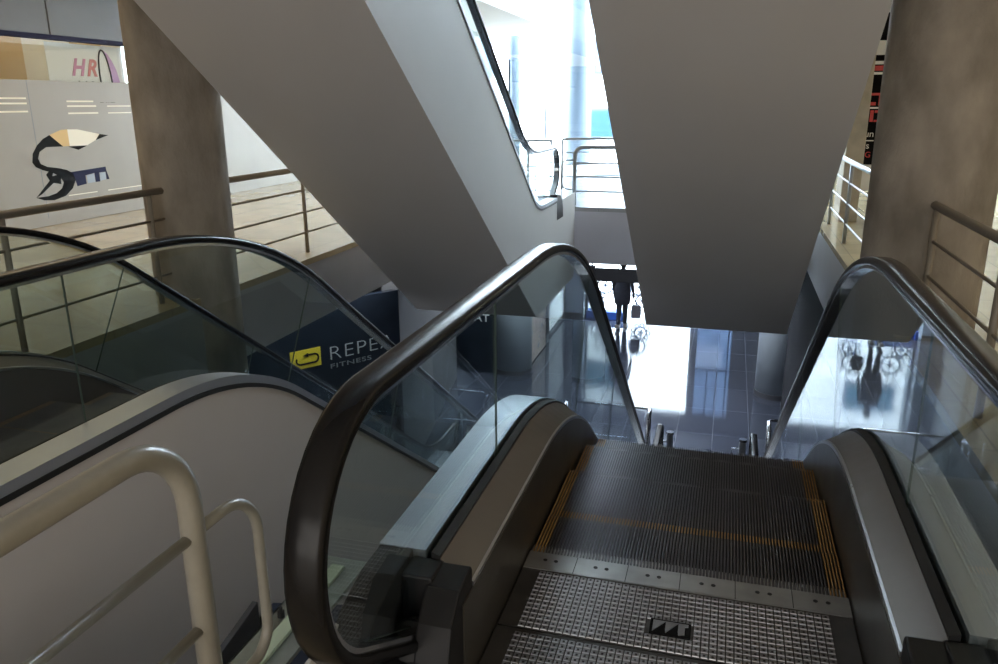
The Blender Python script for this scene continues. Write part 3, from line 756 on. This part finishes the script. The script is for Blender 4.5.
nk = jv(0, .025, 1.46, .052, nb); hd0 = jv(0, .035, 1.535, (.072, .085), nk); hd = jv(0, .04, 1.60, (.074, .09), hd0); ht = jv(0, .03, 1.655, (.05, .06), hd)
hands = []
for s, sw_ in ((-1, .10), (1, -.02)):
    o_ = .0 if s < 0 else .035
    sh = jv(s*.165, .01, 1.355, .066, ch); el = jv(s*(.215+o_*.4), -.03+sw_*.2, 1.09, .050, sh); wr = jv(s*(.225+o_), .05+sw_, .86, .032, el)
    pm = jv(s*(.225+o_), .07+sw_, .80, (.022, .036), wr)
    for k in range(4):
        a = jv(s*(.225+o_), .045+sw_+.018*k, .745, .010, pm); b = jv(s*(.218+o_), .047+sw_+.018*k, .70-.005*abs(k-1.4)*-1, .009, a); jv(s*(.205+o_), .050+sw_+.017*k, .672+.006*abs(k-1.4), .008, b)
    t1 = jv(s*(.212+o_), .115+sw_, .775, .011, pm); jv(s*(.205+o_), .125+sw_, .735, .009, t1)
    hands.append((s*.225, .07+sw_, .69))
for s, st, kz in ((-1, -.14, .46), (1, .16, .48)):
    hp_ = jv(s*.085, 0, .84, .095, pel); kn = jv(s*.066, st*.35+.04, kz, .074, hp_); an = jv(s*.062, st-.02, .10 if s > 0 else .13, .050, kn)
    hl = jv(s*.07, st-.02, .055 if s > 0 else .085, .040, an); jv(s*.075, st+.14, .04 if s > 0 else .045, (.045, .03), hl)
per = thing('person', 'person in dark clothes walking away across the bright lobby, carrying a bag', 'person', (PX, PY, ZL+.005))
skin_mesh('body', V, E_, RR, M['cloth'], per)
bm = bmesh.new(); rings = []
for z, rx, ry in ((1.43, .10, .07), (1.38, .175, .105), (1.28, .195, .125), (1.10, .175, .125), (.95, .195, .145), (.80, .205, .16), (.62, .185, .17)):
    rings.append([bm.verts.new((rx*math.cos(2*math.pi*k/24), .01+ry*math.sin(2*math.pi*k/24), z)) for k in range(24)])
for a, b in zip(rings, rings[1:]):
    for k in range(24): bm.faces.new((a[k], a[(k+1) % 24], b[(k+1) % 24], b[k]))
bm.faces.new(rings[-1])
obj('coat', bm, M['cloth'], per, smooth=True)
# hair, face and shoes as children
bm = bmesh.new(); bmesh.ops.create_uvsphere(bm, u_segments=20, v_segments=14, radius=.1)
for v in bm.verts: v.co = Vector((v.co.x*.90, v.co.y*1.05+.012, v.co.z*1.15+1.605))
obj('hair', bm, M['hair'], per, smooth=True)
bm = bmesh.new(); bmesh.ops.create_uvsphere(bm, u_segments=16, v_segments=12, radius=.1)
for v in bm.verts: v.co = Vector((v.co.x*.70, v.co.y*.75+.070, v.co.z*1.05+1.575))
obj('face', bm, M['skin'], per, smooth=True)
for s, st, zz in ((-1, -.14, .045), (1, .16, 0)):
    bm = prism([(st-.09, zz), (st+.19, zz-(.0 if s > 0 else .03)), (st+.20, zz+.04), (st+.08, zz+.085), (st-.08, zz+.09), (st-.10, zz+.04)], 'x', s*.075-.045, s*.075+.045)
    obj('shoe', bm, M['shoe'], per, bevel=.012)
bg = thing('shopping_bag', 'grey bag hanging from the right hand of the walking person', 'bag', (PX+.335, PY+.03, ZL+.335))
obj('bag_body', prism([(-.11, -.06), (.11, -.06), (.125, .10), (.10, .27), (-.10, .27), (-.125, .10)], 'y', -.06, .06), M['bag'], bg, bevel=.03)
add(bg, 'handle', round_path([(-.06, 0, .26), (-.06, 0, .35), (.0, 0, .35), (.06, 0, .26)], [.03, .03]), .008, M['bag'])

# ------------------------------------------------------------------ outside
struct(obj('ground', boxes((-30, 24, FAR+.2, 60, ZL-.3, ZL-.02)), M['asphalt']), 'bright pavement outside the entrance')
bd = thing('building', 'white building outside the tall glazing, with a blue window above the far railing', 'building', (-5, 28, ZL))
Z0 = -ZL
obj('wall', boxes((-9, 12, 0, 3, 0, 13)), M['bldg'], bd)
def win(x0, x1, z0, z1, glass='bldg_win'):
    fr = obj('window', boxes((x0-.1+5, x1+.1+5, -.06, .0, z0-.1+Z0, z1+.1+Z0)), M['bldg_frame'], bd)
    obj('pane', boxes((x0+5, x1+5, -.07, -.05, z0+Z0, z1+Z0)), M[glass], fr)
win(-4.72, -3.3, .35, 1.20); win(-4.6, -3.2, 2.5, 3.5, 'bldg_col')
win(-9.6, -8.4, 2.4, 4.2, 'bldg_col')
oc2 = [(-4.05, 21.8, .33, 'pale blue round pillar outside, left of the blue window'), (-5.75, 21.4, .16, 'slim pale pillar outside, beside the overhead handrail')]
for x, y, r, lab in oc2:
    column(lab, x, y, r, ZL, 9, M['bldg_col'])

# ------------------------------------------------------------------ light
world = bpy.data.worlds.new('world'); bpy.context.scene.world = world; world.use_nodes = True
wn = world.node_tree; bgn = wn.nodes.get('Background')
bgn.inputs[0].default_value = (.82, .92, 1.0, 1); bgn.inputs[1].default_value = 54
def area(name, loc, size, rot, power, col, portal=False):
    l = bpy.data.lights.new(name, 'AREA'); l.shape = 'RECTANGLE'; l.size, l.size_y = size; l.energy = power; l.color = col
    o = bpy.data.objects.new(name, l); C.objects.link(o); o.location = loc; o.rotation_euler = rot
    if portal: l.cycles.is_portal = True
    return o
area('portal_upper', (-3.2, FAR+.3, 3.6), (7.0, 7.2), (R(-90), 0, 0), 1, (1, 1, 1), True)
area('portal_top', (2.35, FAR+.3, 5.55), (4.1, 3.3), (R(-90), 0, 0), 1, (1, 1, 1), True)
area('portal_entrance', (-1.5, FAR+.3, -2.5), (3.7, 2.6), (R(-90), 0, 0), 1, (1, 1, 1), True)
warm = (1, .80, .52)
area('gallery_lamp', (-6.3, 8.5, 3.0), (2.4, 9), (0, 0, 0), 80, (1, .76, .44))
area('shop_lamp', (SX-.55, 9.5, 3.0), (.6, 10), (0, 0, 0), 34, (1, .86, .62))
area('right_lamp', (2.4, 6.0, 3.0), (1.2, 8), (0, 0, 0), 18, (1, .84, .62))
area('back_fill', (-.6, -3.8, 1.3), (7, 2.2), (R(90), 0, 0), 145, (1, .95, .89))  # added fill panel behind the camera, brightens the overhead undersides
area('sign_fill', (-4.4, 8.0, -.68), (.5, 3), (0, 0, 0), 26, (.95, .97, 1))  # added fill under the left gallery, lifts the sign letters
area('lobby_fill_left', (-4.0, 13.2, -.86), (1.0, 1.6), (0, 0, 0), 45, (.85, .93, 1))  # added fill for the dark left corner of the lobby
area('lobby_fill', (-1.4, 13.2, -.86), (3.2, 2.4), (0, 0, 0), 170, (.85, .92, 1))  # added fill, brightens the lobby floor and what hangs above it

# ------------------------------------------------------------------ camera and view
cam = bpy.data.cameras.new('camera'); co = bpy.data.objects.new('camera', cam); C.objects.link(co)
F, YAW, PIT, ROLL = 785.11, R(-16.215), R(16.1985), R(.4037)
fw = Vector((math.sin(YAW)*math.cos(PIT), math.cos(YAW)*math.cos(PIT), -math.sin(PIT)))
rt = Vector((math.cos(YAW), -math.sin(YAW), 0)); dn = fw.cross(rt)
r2 = rt*math.cos(ROLL)+dn*math.sin(ROLL); d2 = -rt*math.sin(ROLL)+dn*math.cos(ROLL)
m3 = Matrix((r2, -d2, -fw)).transposed()
co.matrix_world = Matrix.Translation((0, 0, 1.46)) @ m3.to_4x4()
cam.sensor_fit = 'HORIZONTAL'; cam.sensor_width = 36; cam.lens = F/998*36; cam.clip_start = .02; cam.clip_end = 300
sc = bpy.context.scene; sc.camera = co
sc.view_settings.view_transform = 'Standard'; sc.view_settings.look = 'None'; sc.view_settings.gamma = 1; sc.view_settings.use_curve_mapping = False
sc.view_settings.exposure = .18
sc.cycles.max_bounces = 12; sc.cycles.transparent_max_bounces = 24; sc.cycles.glossy_bounces = 5; sc.cycles.diffuse_bounces = 5
sc.cycles.caustics_reflective = True; sc.cycles.blur_glossy = 1.0; sc.cycles.sample_clamp_indirect = 6
sc.cycles.use_denoising = True
